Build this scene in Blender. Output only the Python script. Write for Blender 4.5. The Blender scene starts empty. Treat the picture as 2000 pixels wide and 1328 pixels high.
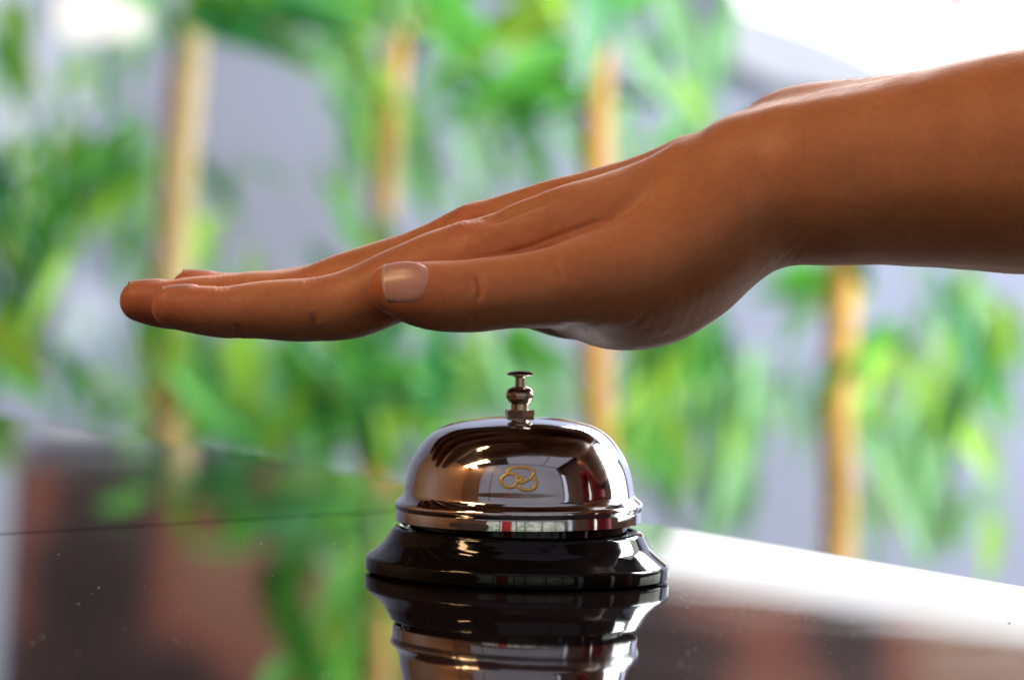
import bpy, bmesh, math, random
import numpy as np
from mathutils import Vector, Matrix, Euler

random.seed(7)
rng = np.random.default_rng(11)
scene = bpy.context.scene
COL = scene.collection

# ------------------------------------------------------------------ camera
FPX = 8750.0                      # focal length in pixels of a 2000 px wide frame
PITCH = math.radians(2.87)
ROLL = math.radians(1.9)
CAM = Vector((-0.0036, -1.263, 0.1299))
_f = Vector((0, math.cos(PITCH), -math.sin(PITCH)))
_u = Vector((0, math.sin(PITCH), math.cos(PITCH)))
_r = Vector((1, 0, 0))
CR = _r * math.cos(ROLL) + _u * math.sin(ROLL)
CU = -_r * math.sin(ROLL) + _u * math.cos(ROLL)
cam_d = bpy.data.cameras.new('camera')
cam = bpy.data.objects.new('camera', cam_d)
COL.objects.link(cam)
cam.matrix_world = Matrix(((CR.x, CU.x, -_f.x, CAM.x), (CR.y, CU.y, -_f.y, CAM.y),
                           (CR.z, CU.z, -_f.z, CAM.z), (0, 0, 0, 1)))
cam_d.sensor_width = 36.0
cam_d.lens = FPX / 2000 * 36.0
cam_d.clip_start = 0.05
cam_d.clip_end = 60
cam_d.dof.use_dof = True
cam_d.dof.focus_distance = 1.238
cam_d.dof.aperture_fstop = 11.5
cam_d.dof.aperture_blades = 0
scene.camera = cam

# ------------------------------------------------------------------ world, exposure
world = bpy.data.worlds.new('World')
scene.world = world
world.use_nodes = True
world.node_tree.nodes['Background'].inputs[0].default_value = (0.80, 0.86, 1.0, 1)
world.node_tree.nodes['Background'].inputs[1].default_value = 0.06
vs = scene.view_settings
vs.view_transform = 'Standard'
vs.look = 'None'
vs.exposure = 0.0
vs.gamma = 1.0
vs.use_curve_mapping = False
scene.cycles.use_denoising = True
scene.cycles.max_bounces = 8
scene.cycles.transparent_max_bounces = 8
scene.cycles.caustics_reflective = False
scene.cycles.caustics_refractive = False
scene.cycles.sample_clamp_indirect = 6.0


def area_lamp(name, loc, target, sx, sy, power, color):
    d = bpy.data.lights.new(name, 'AREA')
    d.shape = 'RECTANGLE'
    d.size, d.size_y = sx, sy
    d.energy = power
    d.color = color
    o = bpy.data.objects.new(name, d)
    COL.objects.link(o)
    o.location = loc
    o.rotation_euler = (Vector(target) - Vector(loc)).to_track_quat('-Z', 'Y').to_euler()
    return o


# daylight through the glazing above and to the right of the planting
area_lamp('daylight_over_plants', (2.5, 1.7, 1.5), (-0.1, 3.3, 0.1), 1.6, 1.2, 255, (0.93, 0.97, 1.0))
# daylight falling on counter and hand from behind, high
area_lamp('daylight_behind_hand', (0.9, 2.0, 1.0), (0.05, 0, 0.1), 1.4, 0.5, 48, (0.93, 0.96, 1.0))


# ------------------------------------------------------------------ helpers
def pix(px, py, dep):
    """point at depth dep (metres behind the bell) seen at pixel px, py of the 2000x1328 frame"""
    d = _f * FPX + CR * (px - 1000) - CU * (py - 664)
    t = (dep - CAM.y) / d.y
    return CAM + d * t


def pix_table(px, py, z=0.0):
    d = _f * FPX + CR * (px - 1000) - CU * (py - 664)
    t = (z - CAM.z) / d.z
    return CAM + d * t


def link(o, parent=None):
    COL.objects.link(o)
    if parent is not None:
        o.parent = parent
    return o


def tag(o, label=None, cat=None, group=None, kind=None):
    if label: o['label'] = label
    if cat: o['category'] = cat
    if group: o['group'] = group
    if kind: o['kind'] = kind
    return o


def empty(name, loc=(0, 0, 0)):
    o = bpy.data.objects.new(name, None)
    o.location = loc
    o.empty_display_size = 0.02
    COL.objects.link(o)
    return o


def mesh_obj(name, verts, faces, mat=None, parent=None, smooth=True):
    me = bpy.data.meshes.new(name)
    me.from_pydata([tuple(v) for v in verts], [], faces)
    me.update()
    if smooth:
        me.polygons.foreach_set('use_smooth', [True] * len(me.polygons))
    if mat: me.materials.append(mat)
    return link(bpy.data.objects.new(name, me), parent)


def bm_obj(name, bm, mat=None, parent=None, smooth=False):
    bmesh.ops.recalc_face_normals(bm, faces=bm.faces)
    me = bpy.data.meshes.new(name)
    bm.to_mesh(me)
    bm.free()
    if smooth:
        me.polygons.foreach_set('use_smooth', [True] * len(me.polygons))
    if mat: me.materials.append(mat)
    return link(bpy.data.objects.new(name, me), parent)


def box(name, lo, hi, mat, parent=None, bevel=0.0):
    bm = bmesh.new()
    bmesh.ops.create_cube(bm, size=1)
    lo, hi = Vector(lo), Vector(hi)
    for v in bm.verts:
        v.co = Vector(((lo[i] + hi[i]) / 2 + v.co[i] * (hi[i] - lo[i]) for i in range(3)))
    if bevel:
        bmesh.ops.bevel(bm, geom=bm.edges[:], offset=bevel, segments=2, affect='EDGES', profile=0.6)
    return bm_obj(name, bm, mat, parent)


def lathe(name, prof, mat, parent=None, n=128, sharp=35):
    """revolve (r, z) points round Z; r = 0 at an end closes it"""
    vs_, fs = [], []
    rings = []
    for r, z in prof:
        if r < 1e-7:
            rings.append([len(vs_)])
            vs_.append((0, 0, z))
        else:
            rings.append(list(range(len(vs_), len(vs_) + n)))
            vs_ += [(r * math.cos(2 * math.pi * k / n), r * math.sin(2 * math.pi * k / n), z) for k in range(n)]
    for a, b in zip(rings, rings[1:]):
        for k in range(n):
            k2 = (k + 1) % n
            if len(a) == 1 and len(b) == 1: continue
            if len(a) == 1: fs.append((a[0], b[k], b[k2]))
            elif len(b) == 1: fs.append((a[k], a[k2], b[0]))
            else: fs.append((a[k], a[k2], b[k2], b[k]))
    o = mesh_obj(name, vs_, fs, mat, parent)
    bm = bmesh.new(); bm.from_mesh(o.data)
    bmesh.ops.recalc_face_normals(bm, faces=bm.faces)
    bm.to_mesh(o.data); bm.free()
    o.data.set_sharp_from_angle(angle=math.radians(sharp))
    return o


def catmull(pts, n):
    """Catmull-Rom through rows of pts, n samples for each span"""
    P = np.array(pts, dtype=float)
    Q = np.vstack([2 * P[0] - P[1], P, 2 * P[-1] - P[-2]])
    out = []
    for i in range(len(P) - 1):
        p0, p1, p2, p3 = Q[i:i + 4]
        for k in range(n):
            t = k / n
            out.append(0.5 * ((2 * p1) + (-p0 + p2) * t + (2 * p0 - 5 * p1 + 4 * p2 - p3) * t * t
                              + (-p0 + 3 * p1 - 3 * p2 + p3) * t ** 3))
    out.append(P[-1])
    return np.array(out)


def smooth_prof(pts, n=8):
    return [(max(r, 0.0), z) for r, z in catmull(pts, n)]


# ------------------------------------------------------------------ materials
def new_mat(name):
    m = bpy.data.materials.new(name)
    m.use_nodes = True
    nt = m.node_tree
    return m, nt, nt.nodes['Principled BSDF']


def noise_bump(nt, bsdf, scale, dist, strength=0.3, detail=4.0):
    tc = nt.nodes.new('ShaderNodeTexCoord')
    nz = nt.nodes.new('ShaderNodeTexNoise')
    nz.inputs['Scale'].default_value = scale
    nz.inputs['Detail'].default_value = detail
    bp = nt.nodes.new('ShaderNodeBump')
    bp.inputs['Strength'].default_value = strength
    bp.inputs['Distance'].default_value = dist
    nt.links.new(tc.outputs['Object'], nz.inputs['Vector'])
    nt.links.new(nz.outputs['Fac'], bp.inputs['Height'])
    nt.links.new(bp.outputs['Normal'], bsdf.inputs['Normal'])
    return nz


def vary(nt, bsdf, c1, c2, scale, socket='Base Color', detail=3.0, stretch=None):
    tc = nt.nodes.new('ShaderNodeTexCoord')
    nz = nt.nodes.new('ShaderNodeTexNoise')
    nz.inputs['Scale'].default_value = scale
    nz.inputs['Detail'].default_value = detail
    rp = nt.nodes.new('ShaderNodeValToRGB')
    rp.color_ramp.elements[0].position = 0.32
    rp.color_ramp.elements[1].position = 0.68
    rp.color_ramp.elements[0].color = (*c1, 1)
    rp.color_ramp.elements[1].color = (*c2, 1)
    if stretch:
        mp = nt.nodes.new('ShaderNodeMapping')
        mp.inputs['Scale'].default_value = stretch
        nt.links.new(tc.outputs['Object'], mp.inputs['Vector'])
        nt.links.new(mp.outputs['Vector'], nz.inputs['Vector'])
    else:
        nt.links.new(tc.outputs['Object'], nz.inputs['Vector'])
    nt.links.new(nz.outputs['Fac'], rp.inputs['Fac'])
    nt.links.new(rp.outputs['Color'], bsdf.inputs[socket])
    return rp


def plain(name, color, rough=0.5, metal=0.0, c2=None, scale=6.0, coat=0.0, stretch=None):
    m, nt, b = new_mat(name)
    b.inputs['Base Color'].default_value = (*color, 1)
    b.inputs['Roughness'].default_value = rough
    b.inputs['Metallic'].default_value = metal
    b.inputs['Coat Weight'].default_value = coat
    vary(nt, b, color, c2 or tuple(c * 0.86 for c in color), scale, stretch=stretch)
    return m


def emit(name, color, strength, c2=None, scale=2.0):
    m, nt, b = new_mat(name)
    b.inputs['Base Color'].default_value = (0.02, 0.02, 0.02, 1)
    b.inputs['Emission Strength'].default_value = strength
    vary(nt, b, color, c2 or color, scale, 'Emission Color')
    return m


# chrome of the bell, very slightly uneven
M_CHROME, nt, b = new_mat('chrome')
b.inputs['Base Color'].default_value = (0.74, 0.72, 0.72, 1)
b.inputs['Metallic'].default_value = 1.0
b.inputs['Roughness'].default_value = 0.035
noise_bump(nt, b, 40, 0.00004, 0.25, 2)
rp = vary(nt, b, (0.025, 0.025, 0.025), (0.11, 0.11, 0.11), 75, 'Roughness', 6)

M_STEEL, nt, b = new_mat('aged_nickel')
b.inputs['Base Color'].default_value = (0.52, 0.44, 0.36, 1)
b.inputs['Metallic'].default_value = 1.0
b.inputs['Roughness'].default_value = 0.22
vary(nt, b, (0.66, 0.55, 0.42), (0.50, 0.41, 0.31), 700)

M_BLACK, nt, b = new_mat('black_enamel')
b.inputs['Base Color'].default_value = (0.006, 0.0055, 0.006, 1)
b.inputs['IOR'].default_value = 1.40
b.inputs['Roughness'].default_value = 0.06
noise_bump(nt, b, 60, 0.00005, 0.25, 2)

M_RUBBER = plain('black_rubber', (0.012, 0.012, 0.012), 0.8)

M_GOLD, nt, b = new_mat('gold_print')
b.inputs['Metallic'].default_value = 0.3
b.inputs['Roughness'].default_value = 0.34
vary(nt, b, (1.0, 0.78, 0.32), (1.0, 0.66, 0.20), 900)

# black glass counter: dark body colour, strong mirror at this flat angle
M_GLASS, nt, b = new_mat('black_glass')
b.inputs['Base Color'].default_value = (0.012, 0.008, 0.009, 1)
b.inputs['Roughness'].default_value = 0.018
b.inputs['IOR'].default_value = 1.55
rp = vary(nt, b, (0.012, 0.012, 0.012), (0.06, 0.06, 0.06), 11, 'Roughness', 7)
M_SEAM = plain('dark_sealant', (0.01, 0.01, 0.012), 0.6)

# skin
M_SKIN, nt, b = new_mat('skin')
b.inputs['Subsurface Weight'].default_value = 0.28
b.inputs['Subsurface Radius'].default_value = (1.0, 0.36, 0.18)
b.inputs['Subsurface Scale'].default_value = 0.0035
b.inputs['Roughness'].default_value = 0.47
b.inputs['Specular IOR Level'].default_value = 0.45
b.inputs['Sheen Weight'].default_value = 0.32
b.inputs['Sheen Roughness'].default_value = 0.35
b.inputs['Sheen Tint'].default_value = (1.0, 0.88, 0.80, 1)
tc = nt.nodes.new('ShaderNodeTexCoord')
att = nt.nodes.new('ShaderNodeAttribute'); att.attribute_name = 'flush'
n1 = nt.nodes.new('ShaderNodeTexNoise'); n1.inputs['Scale'].default_value = 55; n1.inputs['Detail'].default_value = 5
n2 = nt.nodes.new('ShaderNodeTexNoise'); n2.inputs['Scale'].default_value = 420; n2.inputs['Detail'].default_value = 4
nt.links.new(tc.outputs['Object'], n1.inputs['Vector'])
nt.links.new(tc.outputs['Object'], n2.inputs['Vector'])
r1 = nt.nodes.new('ShaderNodeValToRGB')
r1.color_ramp.elements[0].position = 0.38; r1.color_ramp.elements[1].position = 0.62
r1.color_ramp.elements[0].color = (0.65, 0.254, 0.102, 1)
r1.color_ramp.elements[1].color = (0.72, 0.300, 0.128, 1)
nt.links.new(n1.outputs['Fac'], r1.inputs['Fac'])
mixf = nt.nodes.new('ShaderNodeMix'); mixf.data_type = 'RGBA'
mixf.inputs['B'].default_value = (0.70, 0.205, 0.105, 1)
nt.links.new(att.outputs['Fac'], mixf.inputs['Factor'])
nt.links.new(r1.outputs['Color'], mixf.inputs['A'])
r2 = nt.nodes.new('ShaderNodeValToRGB')
r2.color_ramp.elements[0].position = 0.30; r2.color_ramp.elements[1].position = 0.60
r2.color_ramp.elements[0].color = (0.88, 0.85, 0.84, 1); r2.color_ramp.elements[1].color = (1, 1, 1, 1)
nt.links.new(n2.outputs['Fac'], r2.inputs['Fac'])
mul = nt.nodes.new('ShaderNodeMix'); mul.data_type = 'RGBA'; mul.blend_type = 'MULTIPLY'
mul.inputs['Factor'].default_value = 0.7
nt.links.new(mixf.outputs['Result'], mul.inputs['A'])
nt.links.new(r2.outputs['Color'], mul.inputs['B'])
nt.links.new(mul.outputs['Result'], b.inputs['Base Color'])
vo = nt.nodes.new('ShaderNodeTexVoronoi'); vo.inputs['Scale'].default_value = 1150
nt.links.new(tc.outputs['Object'], vo.inputs['Vector'])
bp1 = nt.nodes.new('ShaderNodeBump'); bp1.inputs['Strength'].default_value = 0.35; bp1.inputs['Distance'].default_value = 0.00014
nt.links.new(vo.outputs['Distance'], bp1.inputs['Height'])
bp2 = nt.nodes.new('ShaderNodeBump'); bp2.inputs['Strength'].default_value = 0.25; bp2.inputs['Distance'].default_value = 0.0003
nt.links.new(n2.outputs['Fac'], bp2.inputs['Height'])
nt.links.new(bp1.outputs['Normal'], bp2.inputs['Normal'])
nt.links.new(bp2.outputs['Normal'], b.inputs['Normal'])

M_NAIL, nt, b = new_mat('fingernail')
b.inputs['Roughness'].default_value = 0.27
b.inputs['Subsurface Weight'].default_value = 0.2
b.inputs['Subsurface Radius'].default_value = (1.0, 0.4, 0.3)
b.inputs['Subsurface Scale'].default_value = 0.002
b.inputs['Coat Weight'].default_value = 0.15
b.inputs['Coat Roughness'].default_value = 0.25
vary(nt, b, (0.74, 0.37, 0.31), (0.80, 0.43, 0.37), 160)

M_NAILTIP = plain('nail_edge', (0.80, 0.60, 0.50), 0.4, scale=200)


def leaf_mat(name, c1, c2, trans=0.45):
    m, nt, b = new_mat(name)
    b.inputs['Roughness'].default_value = 0.42
    rp = vary(nt, b, c1, c2, 30)
    tr = nt.nodes.new('ShaderNodeBsdfTranslucent')
    mx = nt.nodes.new('ShaderNodeMixShader')
    mx.inputs[0].default_value = trans
    nt.links.new(rp.outputs['Color'], tr.inputs['Color'])
    nt.links.new(b.outputs[0], mx.inputs[1])
    nt.links.new(tr.outputs[0], mx.inputs[2])
    nt.links.new(mx.outputs[0], nt.nodes['Material Output'].inputs['Surface'])
    return m


LEAF = {'lime': leaf_mat('lime_leaf', (0.33, 0.67, 0.06), (0.46, 0.77, 0.11)),
        'mid': leaf_mat('green_leaf', (0.09, 0.42, 0.05), (0.16, 0.54, 0.08)),
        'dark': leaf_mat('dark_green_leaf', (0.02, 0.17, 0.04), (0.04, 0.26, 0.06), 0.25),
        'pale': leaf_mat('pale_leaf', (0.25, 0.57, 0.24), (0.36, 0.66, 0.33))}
M_STALK, nt, b = new_mat('bamboo_cane')
b.inputs['Roughness'].default_value = 0.35
vary(nt, b, (0.56, 0.28, 0.045), (0.66, 0.42, 0.14), 9, stretch=(1, 1, 0.25))

M_PALECANE, nt, b = new_mat('pale_bamboo_cane')
b.inputs['Roughness'].default_value = 0.4
vary(nt, b, (0.66, 0.43, 0.16), (0.74, 0.57, 0.32), 9, stretch=(1, 1, 0.25))
M_WALL = plain('lavender_grey_wall', (0.38, 0.42, 0.60), 0.7, c2=(0.30, 0.32, 0.42), scale=1.6)
M_DARKWOOD = plain('dark_brown_ceiling', (0.060, 0.036, 0.028), 0.55, c2=(0.040, 0.024, 0.02), scale=3)
M_WOOD = plain('orange_brown_wood', (0.26, 0.12, 0.045), 0.5, c2=(0.19, 0.08, 0.03), scale=2, stretch=(6, 6, 0.6))
M_WOODDARK = plain('brown_wood', (0.17, 0.085, 0.05), 0.5, c2=(0.12, 0.06, 0.035), scale=2, stretch=(6, 6, 0.6))
M_REDBROWN = plain('red_brown_board', (0.46, 0.15, 0.10), 0.6, c2=(0.30, 0.10, 0.075), scale=3)
M_TAN = plain('tan_board', (0.46, 0.27, 0.19), 0.6, c2=(0.34, 0.18, 0.13), scale=3)
M_PURPLE = plain('dark_plum_board', (0.060, 0.030, 0.040), 0.6, scale=3)
M_CLAD, nt, b = new_mat('weathered_cladding')
b.inputs['Roughness'].default_value = 0.65
tc = nt.nodes.new('ShaderNodeTexCoord')
nz = nt.nodes.new('ShaderNodeTexNoise'); nz.inputs['Scale'].default_value = 4.2; nz.inputs['Detail'].default_value = 1.0
rp = nt.nodes.new('ShaderNodeValToRGB')
rp.color_ramp.elements[0].position = 0.33; rp.color_ramp.elements[0].color = (0.022, 0.012, 0.016, 1)
rp.color_ramp.elements[1].position = 0.64; rp.color_ramp.elements[1].color = (0.28, 0.16, 0.115, 1)
el_ = rp.color_ramp.elements.new(0.42); el_.color = (0.05, 0.022, 0.024, 1)
el_ = rp.color_ramp.elements.new(0.50); el_.color = (0.21, 0.066, 0.044, 1)
nt.links.new(tc.outputs['Object'], nz.inputs['Vector'])
nt.links.new(nz.outputs['Fac'], rp.inputs['Fac'])
nt.links.new(rp.outputs['Color'], b.inputs['Base Color'])
M_FLOOR = plain('grey_floor', (0.18, 0.16, 0.15), 0.4, scale=3)
M_WINDOW = emit('daylit_window', (0.97, 0.98, 1.0), 2.2)
M_WINDOW_WARM = emit('daylit_window_warm', (1.0, 0.97, 0.88), 1.25)
M_WINDOW_SOFT = emit('daylit_window_soft', (0.80, 0.86, 1.0), 0.78, (0.70, 0.77, 0.95), 3)
M_EDGE_GLOW = emit('window_edge_glow', (0.86, 0.90, 1.0), 0.95, (0.74, 0.79, 0.94), 5)  # dim emission that paints the soft fall-off round the bright window
M_REDGLASS = emit('red_glass', (0.95, 0.45, 0.48), 0.9)
M_LAMP = emit('warm_lamp', (1.0, 0.62, 0.31), 34.0)
M_FILL_PANEL = emit('pale_fill_glow', (0.60, 0.58, 0.68), 0.36, (0.50, 0.48, 0.58), 1.2)  # emission for the added front fill behind the camera
M_CEILING_GLOW = emit('glowing_pale_ceiling', (0.60, 0.58, 0.68), 0.42, (0.54, 0.52, 0.62), 0.8)  # pale ceiling, its brightness put in as emission
M_FRAME = plain('brown_frame', (0.16, 0.09, 0.06), 0.5)
M_WHITEFRAME = plain('white_frame', (0.75, 0.76, 0.78), 0.5)

#@@SETTING
# ------------------------------------------------------------------ the counter
A = pix_table(0, 810).to_2d()
B = pix_table(2000, 1145).to_2d()
S0 = pix_table(0, 1043).to_2d()
S1 = pix_table(770, 998).to_2d()


def clip(poly, p, d):
    """keep the side of the line p + t d that lies to its left"""
    n = Vector((-d.y, d.x)).normalized()
    out = []
    for i in range(len(poly)):
        a, c = poly[i], poly[(i + 1) % len(poly)]
        da, dc = (a - p).dot(n), (c - p).dot(n)
        if da >= 0: out.append(a)
        if (da >= 0) != (dc >= 0): out.append(a.lerp(c, da / (da - dc)))
    return out


def slab(name, poly, z0, z1, mat, parent, bev):
    bm = bmesh.new()
    top = [bm.verts.new((p.x, p.y, z1)) for p in poly]
    f = bm.faces.new(top)
    r = bmesh.ops.extrude_face_region(bm, geom=[f])
    for v in r['geom']:
        if isinstance(v, bmesh.types.BMVert): v.co.z = z0
    bmesh.ops.recalc_face_normals(bm, faces=bm.faces)
    if bev:
        bmesh.ops.bevel(bm, geom=bm.edges[:], offset=bev, segments=2, affect='EDGES')
    return bm_obj(name, bm, mat, parent)


ed = (A - B).normalized()
quad = [Vector((-1.1, -0.80)), Vector((1.2, -0.80)), Vector((1.2, 2.4)), Vector((-1.1, 2.4))]
quad = clip(quad, B, ed)
sd = (S1 - S0).normalized()
sn = Vector((-sd.y, sd.x))
counter = empty('reception_counter', (0, 0, -1.05))
tag(counter, 'glossy black glass reception counter that the bell stands on', 'counter')


def at_counter(o):
    o.matrix_parent_inverse = Matrix.Translation((0, 0, 1.05))
    return o


at_counter(slab('glass_panel', clip(quad, S0 - sn * 0.0006, -sd), -0.012, 0, M_GLASS, counter, 0.0007))
at_counter(slab('glass_panel', clip(quad, S0 + sn * 0.0006, sd), -0.012, 0, M_GLASS, counter, 0.0007))
inner = clip(clip(quad, B - Vector((-ed.y, ed.x)) * -0.02, ed), Vector((0, -0.78)), Vector((1, 0)))
at_counter(slab('counter_body', inner, -1.05, -0.0125, M_SEAM, counter, 0.0))

# dust on the glass
bm = bmesh.new()
for k in range(110):
    if k < 80:
        px, py = random.uniform(1300, 2000), random.uniform(1150, 1328)
    else:
        px, py = random.uniform(60, 760), random.uniform(1040, 1328)
    p = pix_table(px, py)
    s = random.choice((0.0001, 0.00012, 0.00016, 0.0003)) * random.uniform(0.7, 1.2)
    mt = Matrix.Translation((p.x, p.y, s * 0.35)) @ Euler((0, 0, random.uniform(0, 6))).to_matrix().to_4x4() @ Matrix.Diagonal((s * random.uniform(1, 2), s, s * 0.5, 1))
    bmesh.ops.create_icosphere(bm, subdivisions=1, radius=1, matrix=mt)
tag(bm_obj('dust', bm, plain('pale_dust', (0.95, 0.9, 0.88), 0.9)), 'pale dust specks scattered on the black glass', 'dust', kind='stuff')

# ------------------------------------------------------------------ setting behind
YW = 4.2                                     # wall behind the planting


def wall_quad(name, corners, dep, mat, thick=0.03, parent=None, kind='structure'):
    """a flat board on the far wall with its corners seen at these pixels"""
    pts = [pix(x, y, dep) for x, y in corners]
    vs_ = pts + [p + Vector((0, thick, 0)) for p in pts]
    n = len(pts)
    fs = [tuple(range(n)), tuple(range(2 * n - 1, n - 1, -1))]
    fs += [(i, i + n, (i + 1) % n + n, (i + 1) % n) for i in range(n)]
    o = mesh_obj(name, vs_, fs, mat, parent, smooth=False)
    if kind: o['kind'] = kind
    return o


tag(box('wall', (-4.5, YW, -1.05), (3.2, YW + 0.1, 3.6), M_WALL), kind='structure')
tag(box('floor', (-4.6, -2.7, -1.10), (3.3, YW + 0.1, -1.05), M_FLOOR), kind='structure')
tag(box('ceiling', (-4.6, -2.7, 3.6), (3.3, YW + 0.1, 3.7), M_DARKWOOD), kind='structure')
tag(box('wall_left', (-4.6, -2.7, -1.05), (-4.5, YW + 0.1, 3.6), M_WOOD), kind='structure')
tag(box('wall_right', (3.2, -2.7, -1.05), (3.3, YW + 0.1, 3.6), M_WOODDARK), kind='structure')
tag(box('wall_behind', (-4.5, -2.7, -1.05), (3.2, -2.6, 3.6), M_WOODDARK), kind='structure')
# windows and a painted edge glow on the far wall, seen as white and bluish patches
def window(name, corners, mat, label, dep=YW - 0.04, frame=None):
    o = empty(name, pix(*corners[0], dep))
    tag(o, label, 'window')
    inv = Matrix.Translation(-o.location)
    p = wall_quad('pane', corners, dep, mat, 0.012, o, None); p.matrix_parent_inverse = inv
    if frame:
        for i in range(len(corners)):
            a, c = pix(*corners[i], dep - 0.01), pix(*corners[(i + 1) % len(corners)], dep - 0.01)
            d = (c - a)
            s = Vector((d.z, 0, -d.x)).normalized() * 0.012
            q = [a - s, c - s, c + s, a + s]
            q2 = [v + Vector((0, 0.008, 0)) for v in q]
            f = mesh_obj('frame', q + q2, [(0, 1, 2, 3), (7, 6, 5, 4), (0, 4, 5, 1), (1, 5, 6, 2), (2, 6, 7, 3), (3, 7, 4, 0)], frame, o, False)
            f.matrix_parent_inverse = inv
    return o


window('window', [(1450, 20), (1560, 55), (1660, 95), (1800, 160), (3600, 190), (3600, -480), (1280, -228), (1280, -90), (1430, -40)], M_WINDOW,
       'blown out white window at the upper right behind the arm')
window('window', [(1425, 120), (1520, 165), (1830, 210), (1830, 60), (1560, 10), (1412, -40)], M_EDGE_GLOW,
       'painted bluish glow softening the lower left border of the white window', dep=YW - 0.03)  # no real pane: glow painted in to soften the window border
window('window', [(1840, 25), (1905, 25), (1890, -60), (1830, -60)], M_REDGLASS,
       'small pinkish red patch at the top edge in the white window', dep=YW - 0.1)
window('window', [(110, 75), (285, 75), (285, -20), (110, -20)], M_WINDOW_WARM,
       'small cream white window at the upper left above the cane')
window('window', [(-260, 430), (190, 300), (190, 80), (95, 60), (80, -60), (54, -75), (44, -1000), (-260, -1000)], M_WINDOW_SOFT,
       'pale bluish window at the left edge of the photo')
window('window', [(90, 700), (215, 660), (235, 560), (130, 560)], M_WINDOW_SOFT,
       'small bluish pane low at the left behind the leaves')
# boards on the wall above the picture, mirrored in the glass
wall_quad('cladding', [(70, -95), (1000, -60), (1000, -1000), (56, -1000)], YW - 0.05, M_CLAD)
wall_quad('cladding', [(1278, -233), (3600, -485), (3600, -1200), (1278, -1200)], YW - 0.05, M_CLAD)

# ------------------------------------------------------------------ bamboo
def leaf_mesh(name, bend, fold, wid):
    n = 10
    vs_, fs = [], []
    for i in range(n + 1):
        t = i / n
        w = wid * (math.sin(math.pi * min(1, t ** 0.62)) ** 0.9) * (1 - 0.25 * t) + 0.002
        z = -bend * t * t
        for s in (-1, -0.5, 0, 0.5, 1):
            vs_.append((t, s * w / 2, z + fold * abs(s) * w))
    for i in range(n):
        for k in range(4):
            a = i * 5 + k
            fs.append((a, a + 1, a + 6, a + 5))
    me = bpy.data.meshes.new(name)
    me.from_pydata(vs_, [], fs)
    me.polygons.foreach_set('use_smooth', [True] * len(me.polygons))
    return me


LEAF_ME = {}
for c, m in LEAF.items():
    LEAF_ME[c] = []
    for bend, fold, wid in ((0.10, 0.25, 0.20), (0.28, 0.2, 0.17), (-0.06, 0.3, 0.24)):
        me = leaf_mesh('leaf', bend, fold, wid)
        me.materials.append(m)
        LEAF_ME[c].append(me)


def cane(parent, path, r, mat):
    """path: world points from the foot up; jointed cane with raised nodes"""
    P = catmull([tuple(p) for p in path], 8)
    L = np.concatenate([[0], np.cumsum(np.linalg.norm(np.diff(P, axis=0), axis=1))])
    n = 240
    ts = np.linspace(0, L[-1], n)
    C = np.stack([np.interp(ts, L, P[:, k]) for k in range(3)], 1)
    vs_, fs = [], []
    m = 20
    for i, t in enumerate(ts):
        ph = (t % 0.17) / 0.17
        e = min(ph, 1 - ph) * 0.17
        rr = r * (1 + 0.16 * math.exp(-(e / 0.004) ** 2) - 0.05 * math.exp(-((e - 0.011) / 0.006) ** 2))
        for k in range(m):
            a = 2 * math.pi * k / m
            vs_.append((C[i][0] + rr * math.cos(a), C[i][1] + rr * math.sin(a), C[i][2]))
    for i in range(n - 1):
        for k in range(m):
            k2 = (k + 1) % m
            fs.append((i * m + k, i * m + k2, (i + 1) * m + k2, (i + 1) * m + k))
    fs.append(tuple(range((n - 1) * m, n * m)))
    return mesh_obj('stalk', vs_, fs, mat, parent)


def place_leaf(parent, base, tip, color, wid=1.0, roll=0.0, variant=0):
    o = bpy.data.objects.new('leaf', LEAF_ME[color][variant % 3])
    link(o, parent)
    d = tip - base
    L = d.length
    x = d.normalized()
    up = Vector((0, -1, 0.35))                    # blades mostly show their face to the room
    y = up.cross(x).normalized()
    z = x.cross(y)
    q = Matrix((x, y, z)).transposed().to_4x4()
    o.matrix_world = Matrix.Translation(base) @ q @ Euler((roll, 0, 0)).to_matrix().to_4x4() @ Matrix.Diagonal((L, L * wid, L, 1))
    mw = o.matrix_world.copy()
    o.matrix_parent_inverse = Matrix.Translation(-parent.location)
    o.matrix_basis = mw
    return o


PLANTS = []
plants = [  # foot px, path pixels upwards, depth, radius, label
    ([(318, 1000), (335, 500), (372, 60), (374, 40)], 2.75, 0.0155, 'bamboo cane cut short with dark leaves at its top, leftmost in the photo'),
    ([(722, 1100), (742, 500), (778, 0), (800, -500)], 2.70, 0.0105, 'tall bamboo cane behind the fingers, second from the left'),
    ([(1168, 1150), (1162, 700), (1165, 140), (1167, 100)], 2.60, 0.0125, 'bamboo cane behind the bell plunger and the hand'),
    ([(1628, 1250), (1634, 800), (1648, 520), (1656, 430)], 2.55, 0.0138, 'bamboo cane under the wrist, rightmost in the photo')]
for path, dep, r, lab in plants:
    pts = [pix(x, y, dep) for x, y in path]
    foot = Vector((pts[0].x - 0.02, dep, -1.05))
    e = empty('bamboo_plant', foot)
    tag(e, lab, 'bamboo', 'bamboo canes behind the counter')
    s = cane(e, [foot] + pts, r, M_PALECANE if len(PLANTS) < 1 else M_STALK)
    s.matrix_parent_inverse = Matrix.Translation(-foot)
    PLANTS.append((e, path, dep))

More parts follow.
